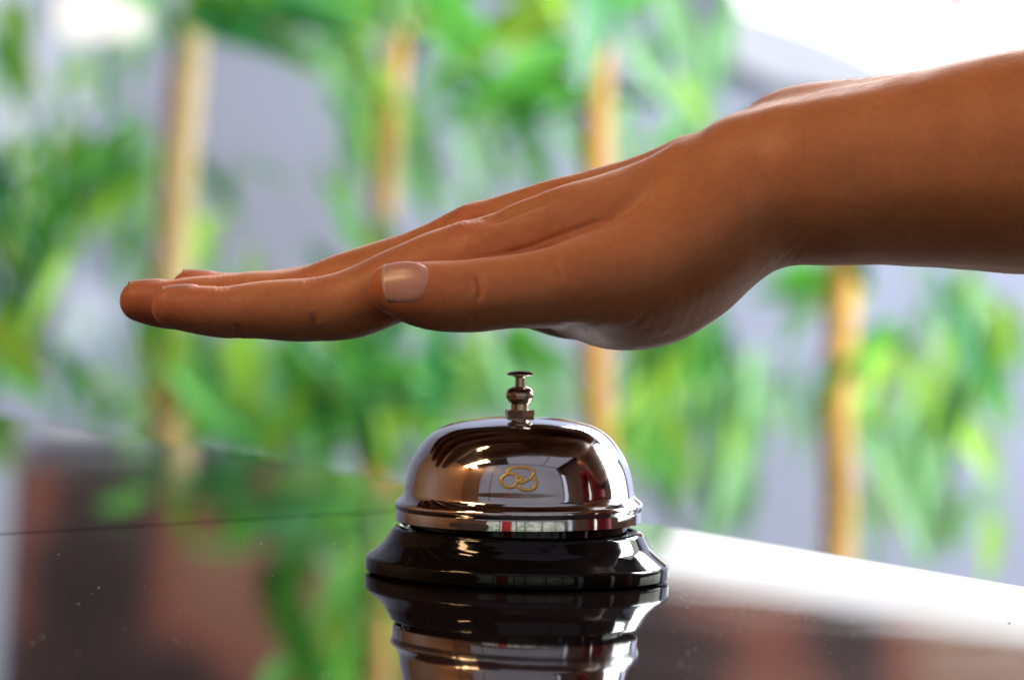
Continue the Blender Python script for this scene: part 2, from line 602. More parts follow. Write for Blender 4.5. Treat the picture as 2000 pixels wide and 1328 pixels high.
# leaf list: plant, base px, tip px, width factor, colour, depth shift
LV = [
    (0, (350, 20), (610, 125), 1.0, 'dark', -.05), (0, (345, 30), (335, 130), 2.2, 'dark', -.1), (0, (340, 40), (230, -30), 1.3, 'mid', 0),
    (0, (350, 20), (560, 10), 1.3, 'mid', .1), (0, (360, 10), (430, -120), 1.2, 'lime', 0), (0, (480, 40), (700, 180), 1.2, 'pale', .3),
    (0, (330, 60), (160, 150), .8, 'pale', .2), (0, (300, 110), (180, 210), .6, 'pale', .3),
    (1, (520, -40), (770, 40), 1.5, 'dark', 0), (1, (460, -50), (640, 60), 1.4, 'mid', .1), (1, (640, 40), (720, 260), 1.2, 'pale', .2),
    (1, (700, 80), (745, 330), .9, 'lime', .2), (1, (780, -60), (1000, 60), 1.5, 'mid', -.1), (1, (820, 0), (1000, 210), 1.3, 'mid', .1),
    (1, (1130, -30), (880, 140), 1.3, 'lime', .0), (1, (1130, 90), (900, 215), 1.5, 'mid', -.05), (1, (1120, 150), (980, 240), 1.3, 'dark', .1),
    (1, (800, 250), (850, 460), 1.4, 'pale', .2), (1, (770, 300), (900, 420), 1.0, 'pale', .2), (1, (900, 250), (940, 400), 1.1, 'pale', .3),
    (2, (1170, -80), (1175, 140), 1.6, 'dark', -.1), (2, (1060, -70), (1130, 80), 1.4, 'lime', -.1), (2, (1180, 40), (1320, -60), 1.2, 'mid', .1),
    (2, (1290, -60), (1420, 260), 1.2, 'pale', .1), (2, (1210, 60), (1360, 240), 1.3, 'pale', .3), (2, (1330, 150), (1400, 260), 1.6, 'lime', .3),
    (2, (1200, 200), (1240, 330), 1.7, 'pale', .4), (2, (1130, 180), (1060, 250), 1.2, 'mid', .2), (2, (1260, 300), (1380, 230), 1.0, 'mid', .2),
    # left clump
    (0, (0, 0), (70, 170), 1.3, 'lime', .2), (0, (-20, 60), (50, 240), 1.0, 'mid', .2), (0, (270, 250), (90, 380), 1.0, 'mid', .1),
    (0, (250, 290), (130, 430), 1.1, 'dark', .1), (0, (180, 250), (100, 450), 1.1, 'mid', 0), (0, (-30, 300), (60, 520), 1.5, 'dark', 0),
    (0, (0, 380), (40, 600), 1.2, 'dark', .1), (0, (280, 300), (190, 470), 1.1, 'mid', .2), (0, (210, 350), (180, 540), 1.2, 'lime', .1),
    (0, (90, 420), (20, 540), 1.3, 'mid', .2), (0, (250, 430), (290, 560), .9, 'mid', .2), (0, (320, 470), (470, 400), 1.0, 'lime', .2),
    (0, (420, 430), (360, 560), 1.2, 'lime', .2), (0, (-30, 620), (90, 740), 1.7, 'lime', 0), (0, (-20, 700), (110, 800), 1.5, 'mid', .1),
    (0, (0, 560), (60, 700), 1.2, 'mid', .2), (0, (120, 690), (200, 800), 1.0, 'mid', .3), (0, (70, 520), (120, 640), .8, 'mid', .3),
    # under the fingers
    (0, (330, 650), (290, 800), 1.4, 'pale', .2), (0, (470, 640), (430, 800), 1.6, 'lime', 0), (0, (500, 670), (470, 830), 1.4, 'lime', .1),
    (0, (400, 680), (380, 850), 1.4, 'mid', .2), (0, (300, 690), (250, 850), 1.2, 'pale', .3), (0, (350, 780), (560, 900), 1.2, 'mid', .1),
    (1, (560, 640), (620, 860), 1.3, 'mid', .1), (1, (640, 650), (880, 800), 1.3, 'mid', 0), (1, (660, 660), (850, 860), 1.2, 'dark', .1),
    (1, (620, 680), (800, 900), 1.1, 'pale', .2), (1, (540, 660), (520, 840), 1.2, 'pale', .2), (1, (600, 740), (480, 900), 1.2, 'lime', .2),
    (1, (700, 780), (600, 930), 1.3, 'mid', .1), (1, (560, 780), (690, 960), 1.2, 'mid', .2), (1, (800, 760), (740, 950), 1.2, 'lime', .3),
    (1, (830, 640), (900, 760), 1.2, 'dark', .2), (1, (900, 660), (1000, 860), 1.2, 'pale', .3), (1, (790, 700), (960, 820), 1.3, 'mid', .2),
    (1, (420, 780), (350, 900), 1.3, 'mid', .2),
    (2, (980, 640), (1110, 740), 1.4, 'mid', .1), (2, (960, 650), (1050, 830), 1.3, 'pale', .2), (2, (880, 800), (840, 900), 1.2, 'mid', .2),
    (2, (1280, 660), (1290, 880), 1.3, 'mid', .0), (2, (1320, 640), (1250, 840), 1.0, 'lime', .1), (2, (1250, 850), (1330, 980), 1.3, 'mid', .1),
    (2, (1360, 620), (1310, 820), 1.1, 'mid', .2), (2, (1440, 700), (1370, 950), 1.2, 'pale', .2), (2, (1480, 670), (1460, 900), .9, 'pale', .2),
    (2, (1470, 850), (1400, 1040), 1.1, 'pale', .2), (2, (1300, 880), (1350, 1040), 1.1, 'pale', .3), (2, (1400, 600), (1350, 720), 1.2, 'mid', .3),
    # right
    (3, (1660, 490), (1700, 580), 1.8, 'dark', -.1), (3, (1650, 540), (1470, 590), 1.2, 'mid', .0), (3, (1600, 520), (1500, 560), 1.6, 'mid', .1),
    (3, (1760, 620), (1600, 790), .9, 'mid', -.05), (3, (1740, 680), (1690, 800), 1.3, 'lime', -.05), (3, (1640, 700), (1580, 820), 1.0, 'mid', -.1),
    (3, (1700, 760), (1640, 830), 1.4, 'mid', 0), (3, (1860, 610), (1960, 790), 1.3, 'dark', .1), (3, (1980, 640), (1880, 760), 1.4, 'dark', .1),
    (3, (1820, 740), (1930, 950), 1.25, 'lime', -.05), (3, (1930, 700), (1990, 860), 1.0, 'mid', .1), (3, (1790, 780), (1740, 980), 1.1, 'pale', .2),
    (3, (1700, 830), (1820, 1060), 1.0, 'pale', .2), (3, (1760, 860), (1800, 1110), 1.0, 'mid', .3), (3, (1850, 880), (1790, 1090), 1.0, 'pale', .3),
    (3, (1940, 1000), (1920, 1150), 1.4, 'lime', .1), (3, (1820, 580), (1760, 720), .9, 'pale', .3), (3, (1930, 560), (1870, 650), 1.2, 'pale', .3),
    (3, (1880, 950), (1850, 1120), 1.0, 'pale', .3), (3, (1580, 600), (1510, 720), 1.0, 'pale', .4),
    # above the picture, mirrored in the glass
    (1, (790, -60), (640, -240), 1.3, 'mid', 0), (1, (800, -150), (930, -330), 1.3, 'mid', 0), (1, (790, -260), (600, -360), 1.3, 'mid', .1),
    (1, (650, -60), (560, -260), 1.4, 'mid', .1), (1, (700, -120), (690, -360), 1.4, 'lime', .1), (1, (610, -200), (680, -420), 1.4, 'mid', .1),
    (1, (560, -60), (440, -130), 1.4, 'mid', .1), (1, (800, -60), (860, -260), 1.3, 'dark', .1), (1, (600, -300), (540, -480), 1.4, 'mid', .1),
    (1, (720, -330), (640, -520), 1.4, 'mid', .1), (1, (560, -120), (620, -330), 1.6, 'dark', .2), (1, (780, -300), (840, -520), 1.4, 'dark', .2),
]
for pi, b0, t0, w, c, dd in LV:
    e, path, dep = PLANTS[pi]
    d0 = dep + dd + random.uniform(-.05, .05)
    place_leaf(e, pix(*b0, d0), pix(*t0, d0 + random.uniform(-.12, .12)), c, w * 1.05, random.uniform(-.5, .5), random.randrange(3))

# looser foliage filling the clumps: plant, centre px, spread px, count, leaf length px, mean direction degrees (0 = right, 90 = down), colours
CL = [
    (0, (110, 400), (130, 110), 16, 150, 110, 'mid dark mid pale'), (0, (40, 660), (80, 110), 9, 130, 70, 'lime mid mid'),
    (0, (40, 80), (60, 90), 4, 130, 80, 'mid lime'), (0, (380, 760), (140, 100), 12, 150, 95, 'lime mid pale pale'),
    (1, (620, 800), (170, 120), 16, 170, 60, 'mid mid lime pale dark'), (1, (620, 10), (160, 50), 8, 170, 30, 'mid mid dark'),
    (1, (960, 90), (130, 90), 8, 170, 150, 'mid lime mid'), (1, (830, 330), (80, 100), 6, 150, 80, 'pale pale mid'),
    (1, (880, 720), (110, 80), 9, 150, 50, 'mid dark pale'), (2, (1040, 720), (100, 80), 7, 140, 50, 'mid pale'),
    (2, (1280, 120), (110, 120), 8, 170, 70, 'pale pale mid'), (2, (1310, 800), (80, 140), 12, 170, 100, 'mid pale lime'),
    (2, (1420, 880), (70, 110), 7, 180, 105, 'pale pale mid'), (3, (1560, 570), (80, 40), 5, 120, 150, 'mid mid'),
    (3, (1690, 740), (70, 60), 6, 130, 130, 'mid lime'), (3, (1880, 760), (90, 110), 9, 160, 70, 'mid dark lime pale'),
    (3, (1810, 960), (90, 90), 8, 180, 85, 'pale mid pale'), (1, (700, -200), (150, 130), 14, 200, 270, 'mid mid lime dark'),
]
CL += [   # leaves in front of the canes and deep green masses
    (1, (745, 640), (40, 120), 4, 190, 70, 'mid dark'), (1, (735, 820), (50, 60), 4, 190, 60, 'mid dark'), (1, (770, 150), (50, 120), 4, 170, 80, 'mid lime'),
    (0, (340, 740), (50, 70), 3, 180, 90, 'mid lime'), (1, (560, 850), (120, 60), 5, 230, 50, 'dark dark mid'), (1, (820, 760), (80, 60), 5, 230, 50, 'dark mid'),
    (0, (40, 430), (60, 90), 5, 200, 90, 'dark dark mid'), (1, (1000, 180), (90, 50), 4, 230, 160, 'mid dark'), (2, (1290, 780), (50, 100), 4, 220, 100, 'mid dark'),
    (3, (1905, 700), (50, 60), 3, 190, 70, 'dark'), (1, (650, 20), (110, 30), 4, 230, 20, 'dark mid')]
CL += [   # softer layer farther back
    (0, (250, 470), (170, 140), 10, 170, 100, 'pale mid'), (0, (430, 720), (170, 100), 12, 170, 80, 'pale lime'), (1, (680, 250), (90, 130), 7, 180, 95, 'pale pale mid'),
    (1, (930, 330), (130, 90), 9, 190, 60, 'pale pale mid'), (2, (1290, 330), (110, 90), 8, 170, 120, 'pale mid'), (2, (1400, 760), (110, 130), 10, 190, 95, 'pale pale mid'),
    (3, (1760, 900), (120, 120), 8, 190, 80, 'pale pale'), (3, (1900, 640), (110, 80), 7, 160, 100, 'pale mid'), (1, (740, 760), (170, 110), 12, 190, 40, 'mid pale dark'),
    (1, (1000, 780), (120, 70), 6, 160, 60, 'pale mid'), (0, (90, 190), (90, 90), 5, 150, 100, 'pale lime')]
for pi, (cx, cy), (sx, sy), cnt, ln, ang, cols in CL:
    e, path, dep = PLANTS[pi]
    cols = cols.split()
    for k in range(int(cnt * 2.1)):
        x, y = random.gauss(cx, sx * .72), random.gauss(cy, sy * .72)
        a = math.radians(random.gauss(ang, 28))
        l = ln * random.uniform(.7, 1.25)
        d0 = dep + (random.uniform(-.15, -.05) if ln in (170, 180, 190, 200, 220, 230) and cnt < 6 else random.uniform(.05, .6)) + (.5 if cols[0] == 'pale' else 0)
        place_leaf(e, pix(x - l / 2 * math.cos(a), y - l / 2 * math.sin(a), d0), pix(x + l / 2 * math.cos(a), y + l / 2 * math.sin(a), d0 + random.uniform(-.06, .06)),
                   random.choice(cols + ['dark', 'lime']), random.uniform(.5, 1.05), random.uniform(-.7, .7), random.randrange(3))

# ------------------------------------------------------------------ the bell
bell = empty('desk_bell', (0, 0, 0))
tag(bell, 'chrome call bell with gold emblem on a flared black base', 'bell')
MM = 0.001
prof = smooth_prof([(40.9, 0.55), (42.6, 0.55)], 3)
basep = ([(0, .5), (41.6, .5), (42.5, .55), (42.95, .95), (43.0, 1.3), (43.0, 4.1), (42.9, 4.5), (42.4, 4.95)]
         + smooth_prof([(41.9, 5.3), (39.6, 7.1), (37.7, 9.0), (36.5, 11.0), (35.6, 12.7)], 6)
         + [(35.2, 13.15), (34.6, 13.4), (33.6, 13.45), (33.3, 13.2), (32.8, 12.6), (31.2, 12.5), (30.8, 12.9), (30.6, 19.5), (30.0, 20.0), (0, 20.0)])
lathe('base', [(r * MM, z * MM) for r, z in basep], M_BLACK, bell)
for k in range(3):
    a = math.radians(90 + 120 * k)
    f = lathe('foot', [(0, 0.0), (3.5 * MM, 0.0), (3.9 * MM, .1 * MM), (3.9 * MM, .52 * MM), (0, .52 * MM)], M_RUBBER, bell, 24)
    f.location = (0.033 * math.cos(a), 0.033 * math.sin(a), 0)

Z0 = 15.5
outer = ([(34.45, 15.5), (34.75, 15.7), (34.72, 18.3), (34.62, 18.75), (34.75, 19.2)]
         + smooth_prof([(35.05, 19.7), (35.15, 20.3), (34.8, 21.0), (33.7, 22.0), (32.85, 23.1), (32.5, 24.4), (32.15, 26.6),
                        (31.5, 29.6), (30.55, 32.4), (29.0, 35.2), (26.4, 38.6), (23.9, 40.75), (20.6, 42.5), (16.2, 43.75),
                        (11.8, 44.5), (7.5, 44.95), (3.4, 45.05)], 6) + [(0, 45.05)])
innerp = [(0, 44.1), (8, 44.0), (16, 42.7), (23, 40.0), (28, 35), (30.7, 29.0), (31.6, 23), (33.9, 19.8), (33.9, 15.5)]
dome = lathe('gong', [(r * MM, (z - Z0) * MM) for r, z in innerp + outer], M_CHROME, bell, 192, 28)
dome.location = (0, 0, Z0 * MM)
LEAN = math.radians(-1.35)
dome.rotation_euler = (0, LEAN, 0)
stem = [(0, 0), (2.2, 0), (2.2, 4)]
lathe('spindle', [(r * MM, z * MM) for r, z in [(0, 19.9), (2.4, 19.9), (2.4, 44.2), (0, 44.2)]], M_RUBBER, bell, 24)


def on_dome(name, prof, mat, n=48, parent=dome):
    return lathe(name, [(r * MM, (z - Z0) * MM) for r, z in prof], mat, parent, n)


# hexagon nut
bm = bmesh.new()
bmesh.ops.create_cone(bm, cap_ends=True, segments=6, radius1=4.45 * MM, radius2=4.45 * MM, depth=1.9 * MM)
bmesh.ops.rotate(bm, verts=bm.verts, matrix=Matrix.Rotation(math.radians(11), 3, 'Z'))
bmesh.ops.bevel(bm, geom=bm.edges[:], offset=0.22 * MM, segments=2, affect='EDGES')
o = bm_obj('nut', bm, M_STEEL, dome)
o.location = (0, 0, (46.05 - Z0) * MM)
on_dome('plunger_housing', [(0, 46.9), (2.55, 46.9), (2.45, 48.6), (2.7, 48.9)] + smooth_prof(
    [(3.2, 49.3), (3.8, 50.3), (3.95, 51.2), (3.75, 52.2), (3.1, 53.0), (2.0, 53.5), (1.7, 53.55)], 5) + [(0, 53.55)], M_STEEL)
on_dome('plunger', [(0, 53.0), (1.38, 53.0), (1.38, 56.0), (1.7, 56.35), (3.6, 56.75), (3.86, 56.9), (3.86, 57.1)]
        + smooth_prof([(3.6, 57.35), (2.6, 57.75), (1.3, 57.98), (0, 58.05)], 4), M_STEEL)

# gold emblem on the front of the gong
DM = Matrix.Translation((0, 0, Z0 * MM)) @ Euler((0, LEAN, 0)).to_matrix().to_4x4()
DI = DM.inverted()
oz = np.array([z for r, z in outer]); orr = np.array([r for r, z in outer])


def dome_hit(px, py):
    o = DI @ CAM
    d = (DI.to_3x3() @ (pix(px, py, 0) - CAM)).normalized()
    lo = (-0.045 - o.y) / d.y
    for k in range(900):
        p = o + d * (lo + k * 0.00005)
        if math.hypot(p.x, p.y) * 1000 <= np.interp(p.z * 1000 + Z0, oz, orr): return p
    return p


def tube_mesh(P, r, m=8, flat=None):
    """closed-ended tube along points"""
    vs_, fs = [], []
    n = len(P)
    for i in range(n):
        t = (P[min(i + 1, n - 1)] - P[max(i - 1, 0)]).normalized()
        nn = Vector((P[i].x, P[i].y, 0)).normalized() if flat else t.orthogonal()
        bb = t.cross(nn).normalized(); nn = bb.cross(t)
        rr = r[i] if hasattr(r, '__len__') else r
        for k in range(m):
            a = 2 * math.pi * k / m
            vs_.append(P[i] + bb * (math.cos(a) * rr) + nn * (math.sin(a) * rr * (flat or 1)))
    for i in range(n - 1):
        for k in range(m):
            k2 = (k + 1) % m
            fs.append((i * m + k, i * m + k2, (i + 1) * m + k2, (i + 1) * m + k))
    fs.append(tuple(range(m - 1, -1, -1)))
    fs.append(tuple(range((n - 1) * m, n * m)))
    return vs_, fs


def zp(x, y): return (900 + x / 4.428, 700 + y / 4.428)


strokes = [
    [(402, 1003), (405, 975), (440, 950), (520, 942), (585, 952), (628, 982), (626, 1012), (595, 1042), (545, 1068)],
    [(492, 1008), (455, 1000), (400, 1004), (362, 1030), (350, 1062), (372, 1098), (420, 1116), (462, 1108), (476, 1090)],
    [(634, 1030), (654, 1062), (652, 1100), (622, 1132), (575, 1140), (525, 1130), (488, 1108)],
    [(470, 1026), (492, 1020), (486, 1060), (474, 1100)],
    [(494, 1024), (522, 1032), (522, 1052), (498, 1066), (520, 1074), (548, 1078)],
]
emb = []
for i, s in enumerate(strokes):
    q = catmull([zp(*p) for p in s], 5)
    pts = [dome_hit(x, y) for x, y in q]
    pts = [p - Vector((p.x, p.y, 0)).normalized() * 0.00003 for p in pts]
    rr = [0.00056 * (1 + 0.06 * math.sin(7 * k + i) * math.sin(2.3 * k)) for k in range(len(pts))]
    vs_, fs = tube_mesh(pts, rr, 8, 0.5)
    emb.append((vs_, fs))
V, F = [], []
for vs_, fs in emb:
    F += [tuple(a + len(V) for a in f) for f in fs]
    V += vs_
o = mesh_obj('emblem', V, F, M_GOLD, dome)
o['label'] = 'gold printed emblem of three interlocking loops'
# ------------------------------------------------------------------ the hand (signed distance field -> one skin mesh, millimetres)
HD = 8.0                     # whole hand moved back by this many mm
MMPX = 0.14434


def hp(px, py, dep):
    return np.array(pix(px, py, (dep + HD) / 1000.0)) * 1000.0


def chain(pts, n=5):
    """rows (px, py, depth mm, radius px, depth stretch) -> dense (x, y, z, r, sy)"""
    rows = []
    for px, py, dep, r, sy in pts:
        rows.append([*hp(px, py, dep), r * MMPX * (1 + (dep + HD) / 1263), sy])
    return catmull(rows, n)


def smin(a, b, k):
    h = np.clip(0.5 + 0.5 * (b - a) / k, 0, 1)
    return b + (a - b) * h - k * h * (1 - h)


def d_chain(C, X, Y, Z):
    d = None
    for (ax, ay, az, ra, sa), (bx, by, bz, rb, sb) in zip(C, C[1:]):
        dx, dy, dz = bx - ax, by - ay, bz - az
        L2 = dx * dx + dy * dy + dz * dz
        t = np.clip(((X - ax) * dx + (Y - ay) * dy + (Z - az) * dz) / L2, 0, 1)
        s = (sa + sb) / 2
        q = np.sqrt((X - ax - t * dx) ** 2 + ((Y - ay - t * dy) / s) ** 2 + (Z - az - t * dz) ** 2) - (ra + t * (rb - ra))
        d = q if d is None else np.minimum(d, q)
    return d


FING = {
    'index': chain([(338, 600, -24, 43, 1.0), (392, 606, -24, 49, 1.08), (450, 610, -24, 51.5, 1.1), (525, 606, -24, 58, 1.08), (612, 604, -24, 62.5, 1.08),
                    (690, 592, -24, 68, 1.08), (780, 556, -24, 72, 1.05), (870, 527, -24, 80, 1.0), (950, 512, -24, 84, .95)]),
    'middle': chain([(272, 587, -5, 40, 1.0), (335, 595, -5, 49, 1.08), (400, 590, -5, 51, 1.1), (490, 586, -4, 56, 1.06), (595, 582, -4, 60, 1.08),
                     (690, 553, -4, 64, 1.06), (800, 527, -3, 72, 1.0), (930, 490, -3, 84, .95)]),
    'ring': chain([(374, 566, 14, 40, 1.0), (425, 580, 14, 47, 1.08), (490, 582, 14, 50, 1.1), (570, 577, 15, 54, 1.06), (650, 562, 15, 57, 1.08),
                   (740, 538, 15, 62, 1.06), (840, 514, 16, 70, 1.0), (950, 487, 16, 80, .95)]),
    'little': chain([(500, 592, 30, 34, 1.0), (550, 592, 30, 40, 1.08), (620, 584, 31, 43, 1.08), (710, 566, 31, 46, 1.08),
                     (800, 545, 31, 52, 1.05), (880, 525, 31, 60, 1.0), (960, 505, 31, 70, .95)]),
}
THUMB = chain([(768, 563, -45, 51, .92), (815, 573, -46.5, 62, .95), (870, 578, -46.5, 70, .95), (925, 577, -46.5, 71, 1.0), (1000, 570, -46, 72, 1.0),
               (1080, 562, -44, 80, 1.0), (1150, 553, -40, 92, 1.0), (1250, 535, -33, 110, 1.0), (1340, 490, -25, 120, 1.0), (1400, 445, -18, 116, 1.0)])
PALM = [
    chain([(950, 512, -24, 84, .95), (1060, 462, -22, 84, 1.0), (1180, 432, -18, 82, 1.0), (1300, 395, -14, 82, 1.0), (1430, 350, -10, 88, 1.0)]),
    chain([(930, 490, -3, 84, .95), (1050, 454, -3, 82, 1.0), (1180, 417, -2, 80, 1.0), (1300, 385, -2, 78, 1.0), (1400, 352, -2, 82, 1.0), (1450, 335, -2, 88, 1)]),
    chain([(950, 487, 16, 80, .95), (1060, 458, 14, 80, 1.0), (1180, 430, 12, 78, 1.0), (1300, 395, 10, 78, 1.0), (1430, 345, 8, 84, 1.0)]),
    chain([(960, 505, 31, 70, .95), (1060, 490, 29, 78, 1.0), (1180, 462, 25, 84, 1.0), (1300, 425, 20, 85, 1.0), (1430, 375, 14, 92, 1.0)]),
]
THENAR = [
    chain([(1130, 575, -30, 84, 1.0), (1215, 583, -22, 101, 1.0), (1290, 565, -16, 108, 1.0), (1360, 520, -11, 106, 1.0), (1415, 455, -8, 98, 1.0)]),
]
HYPO = chain([(1060, 570, 24, 78, 1.0), (1130, 585, 22, 80, 1.0), (1230, 572, 18, 92, 1.0), (1330, 530, 14, 95, 1.0), (1400, 460, 10, 90, 1)])
ARM = [
    chain([(1400, 372, -7, 96, 1.05), (1450, 374, -7, 116, 1.05), (1520, 361, -7, 152, 1.05), (1620, 352, -8, 168, 1.05), (1750, 338, -8, 180, 1.05), (1900, 324, -8, 201, 1.06),
           (2020, 316, -8, 222, 1.07), (2300, 300, -8, 258, 1.1), (2700, 285, -8, 290, 1.1), (3150, 270, -8, 280, 1.1), (3350, 265, -8, 240, 1.1)], 6),
    chain([(1400, 360, 7, 82, 1.0), (1470, 345, 9, 105, 1.0), (1560, 330, 10, 134, 1.0), (1700, 325, 10, 160, 1.0), (1900, 322, 10, 186, 1.0),
           (2100, 312, 10, 205, 1.0), (2600, 290, 10, 240, 1.0), (3200, 270, 10, 240, 1.0)], 6),
]
ULNA = chain([(1530, 250, 20, 60, 1.0), (1560, 246, 20, 66, 1.0), (1620, 250, 20, 74, 1.0), (1760, 275, 18, 86, 1.0)])
TENDON = [
    chain([(985, 452, -24, 20, 1.2), (1100, 395, -21, 22, 1.2), (1210, 366, -16, 24, 1.3), (1330, 312, -12, 22, 1.3)]),
    chain([(930, 425, -3, 20, 1.2), (1050, 382, -3, 20, 1.2), (1200, 343, -3, 20, 1.2), (1330, 294, -3, 20, 1.3)]),
]
X1150, X1260 = hp(1165, 500, 0)[0], hp(1300, 500, 0)[0]


def field(X, Y, Z, x0=None, x1=None):
    """skin distance in mm; x0, x1 bound the slab so that far pieces can be skipped"""
    def near(C, m=22):
        return x0 is None or not (np.min(C[:, 0] - C[:, 3]) - m > x1 or np.max(C[:, 0] + C[:, 3]) + m < x0)

    def sel(C, m=24):
        if x0 is None: return C
        keep = [i for i in range(len(C) - 1) if not (min(C[i, 0], C[i + 1, 0]) - C[i, 3] - m > x1 or max(C[i, 0], C[i + 1, 0]) + C[i, 3] + m < x0)]
        if not keep: return None
        return C[keep[0]:keep[-1] + 2]

    def dd(C):
        c = sel(C)
        return None if c is None or len(c) < 2 else d_chain(c, X, Y, Z)

    big = np.full(X.shape, 60.0, dtype=X.dtype)
    fing = big
    for C in FING.values():
        d = dd(C)
        if d is not None: fing = smin(fing, d, 1.1)
    palm = big
    for C in PALM:
        d = dd(C)
        if d is not None: palm = smin(palm, d, 8.0)
    for C in TENDON:
        d = dd(C)
        if d is not None: palm = smin(palm, d, 4.0)
    d = dd(HYPO)
    if d is not None: palm = smin(palm, d, 7.0)
    arm = big
    for C in ARM:
        d = dd(C)
        if d is not None: arm = smin(arm, d, 9.0)
    d = dd(ULNA)
    if d is not None: arm = smin(arm, d, 13.0)
    body = smin(palm, arm, 9.0)
    body = smin(body, fing, 4.0)
    th = big
    d = dd(THUMB)
    if d is not None: th = d
    for C in THENAR:
        d = dd(C)
        if d is not None: th = smin(th, d, 8.0)
    k = 1.3 + 9.0 * np.clip((X - X1150) / (X1260 - X1150), 0, 1) ** 1.5
    return smin(body, th, k)


def surface_nets(lo, hi, h):
    nx, ny, nz = [int(math.ceil((hi[i] - lo[i]) / h)) + 1 for i in range(3)]
    xs = lo[0] + h * np.arange(nx); ys = lo[1] + h * np.arange(ny); zs = lo[2] + h * np.arange(nz)
    G = np.empty((nx, ny, nz), dtype=np.float32)
    st = 24
    for i in range(0, nx, st):
        X, Y, Z = np.meshgrid(xs[i:i + st], ys, zs, indexing='ij')
        b0, b1 = xs[i], xs[min(i + st, nx) - 1]
        q = 4
        ii, jj, kk = [np.minimum((np.arange(m) + q // 2) // q, (m - 1) // q) for m in X.shape]
        Gc = field(X[::q, ::q, ::q].astype(np.float32), Y[::q, ::q, ::q].astype(np.float32), Z[::q, ::q, ::q].astype(np.float32), b0, b1)
        D = Gc[np.ix_(ii, jj, kk)].astype(np.float32)
        m = np.abs(D) < q * h * 1.3 + 1.0
        D[m] = field(X[m].astype(np.float32), Y[m].astype(np.float32), Z[m].astype(np.float32), b0, b1)
        G[i:i + st] = D
    S = G < 0
    cnt = np.zeros((nx - 1, ny - 1, nz - 1), dtype=np.float32)
    acc = np.zeros((nx - 1, ny - 1, nz - 1, 3), dtype=np.float32)
    corners = [(a, b_, c) for a in (0, 1) for b_ in (0, 1) for c in (0, 1)]

    def sub(A_, c): return A_[c[0]:nx - 1 + c[0], c[1]:ny - 1 + c[1], c[2]:nz - 1 + c[2]]
    for c in corners:
        for ax in range(3):
            if c[ax] == 0:
                c2 = list(c); c2[ax] = 1
                g0, g1 = sub(G, c), sub(G, c2)
                m = (g0 < 0) != (g1 < 0)
                t = np.where(m, g0 / np.where(g0 - g1 == 0, 1, g0 - g1), 0)
                for k in range(3):
                    acc[..., k] += np.where(m, c[k] + (t if k == ax else 0), 0)
                cnt += m
    act = cnt > 0
    idx = -np.ones(act.shape, dtype=np.int64)
    idx[act] = np.arange(act.sum())
    I = np.argwhere(act)
    V = (I + acc[act] / cnt[act][:, None]) * h + np.array(lo)
    F = []
    for ax in range(3):
        a1, a2 = (ax + 1) % 3, (ax + 2) % 3
        sl0 = [slice(1, -1)] * 3; sl1 = [slice(1, -1)] * 3
        sl0[ax] = slice(0, -1); sl1[ax] = slice(1, None)
        s0, s1 = S[tuple(sl0)], S[tuple(sl1)]
        E = np.argwhere(s0 != s1)
        flip = s0[s0 != s1]
        E = E + np.array([0 if k == ax else 1 for k in range(3)])

        def cell(o1, o2):
            q = E.copy(); q[:, a1] -= o1; q[:, a2] -= o2
            return idx[q[:, 0], q[:, 1], q[:, 2]]
        q = np.stack([cell(1, 1), cell(0, 1), cell(0, 0), cell(1, 0)], 1)
        q[~flip] = q[~flip][:, ::-1]
        F.append(q)
    F = np.vstack(F)
    return V, F[(F >= 0).all(1)]


lo = [hp(200, 500, 0)[0], -75 + HD, 48.0]
hi = [hp(3680, 500, 0)[0], 75 + HD, 188.0]
V, F = surface_nets(lo, hi, 1.0)


def grad(P, e=0.5):
    g = []
    for ax in range(3):
        d = np.zeros(3); d[ax] = e
        a = field(*(P + d).T); c = field(*(P - d).T)
        g.append((a - c) / (2 * e))
    return np.stack(g, 1)


# refine: subdivide once, then settle the vertices on the exact surface and carve the fine relief
me = bpy.data.meshes.new('hand_raw')
me.from_pydata(V.tolist(), [], F.tolist())
me.validate()
me.update()
bm = bmesh.new(); bm.from_mesh(me)
for _ in range(2):
    bmesh.ops.smooth_vert(bm, verts=bm.verts, factor=0.5, use_axis_x=True, use_axis_y=True, use_axis_z=True)
fine_x = hp(1750, 500, 0)[0]
bmesh.ops.subdivide_edges(bm, edges=[e for e in bm.edges if e.verts[0].co.x < fine_x], cuts=1, use_grid_fill=True, smooth=0.0)
for _ in range(2):
    bmesh.ops.smooth_vert(bm, verts=bm.verts, factor=0.5, use_axis_x=True, use_axis_y=True, use_axis_z=True)
bm.to_mesh(me); bm.free()
n = len(me.vertices)
P = np.empty(n * 3, dtype=np.float32); me.vertices.foreach_get('co', P); P = P.reshape(-1, 3).astype(np.float64)
N = np.empty(n * 3, dtype=np.float32); me.vertices.foreach_get('normal', N); N = N.reshape(-1, 3).astype(np.float64)

# project every vertex to the picture frame used for laying out creases
dv = P / 1000.0 - np.array(CAM)
fw = dv @ np.array(_f)
PX = 1000 + FPX * (dv @ np.array(CR)) / fw
PY = 664 - FPX * (dv @ np.array(CU)) / fw
facing = np.clip(-N[:, 1] * 2.0 + 0.4, 0, 1)          # skin turned to the thumb side
disp = np.zeros(n)
flush = np.zeros(n)


def sees(name_chain, tol=3.0):
    return np.clip((tol - np.abs(d_chain(name_chain, *P.T))) / tol * 2, 0, 1)


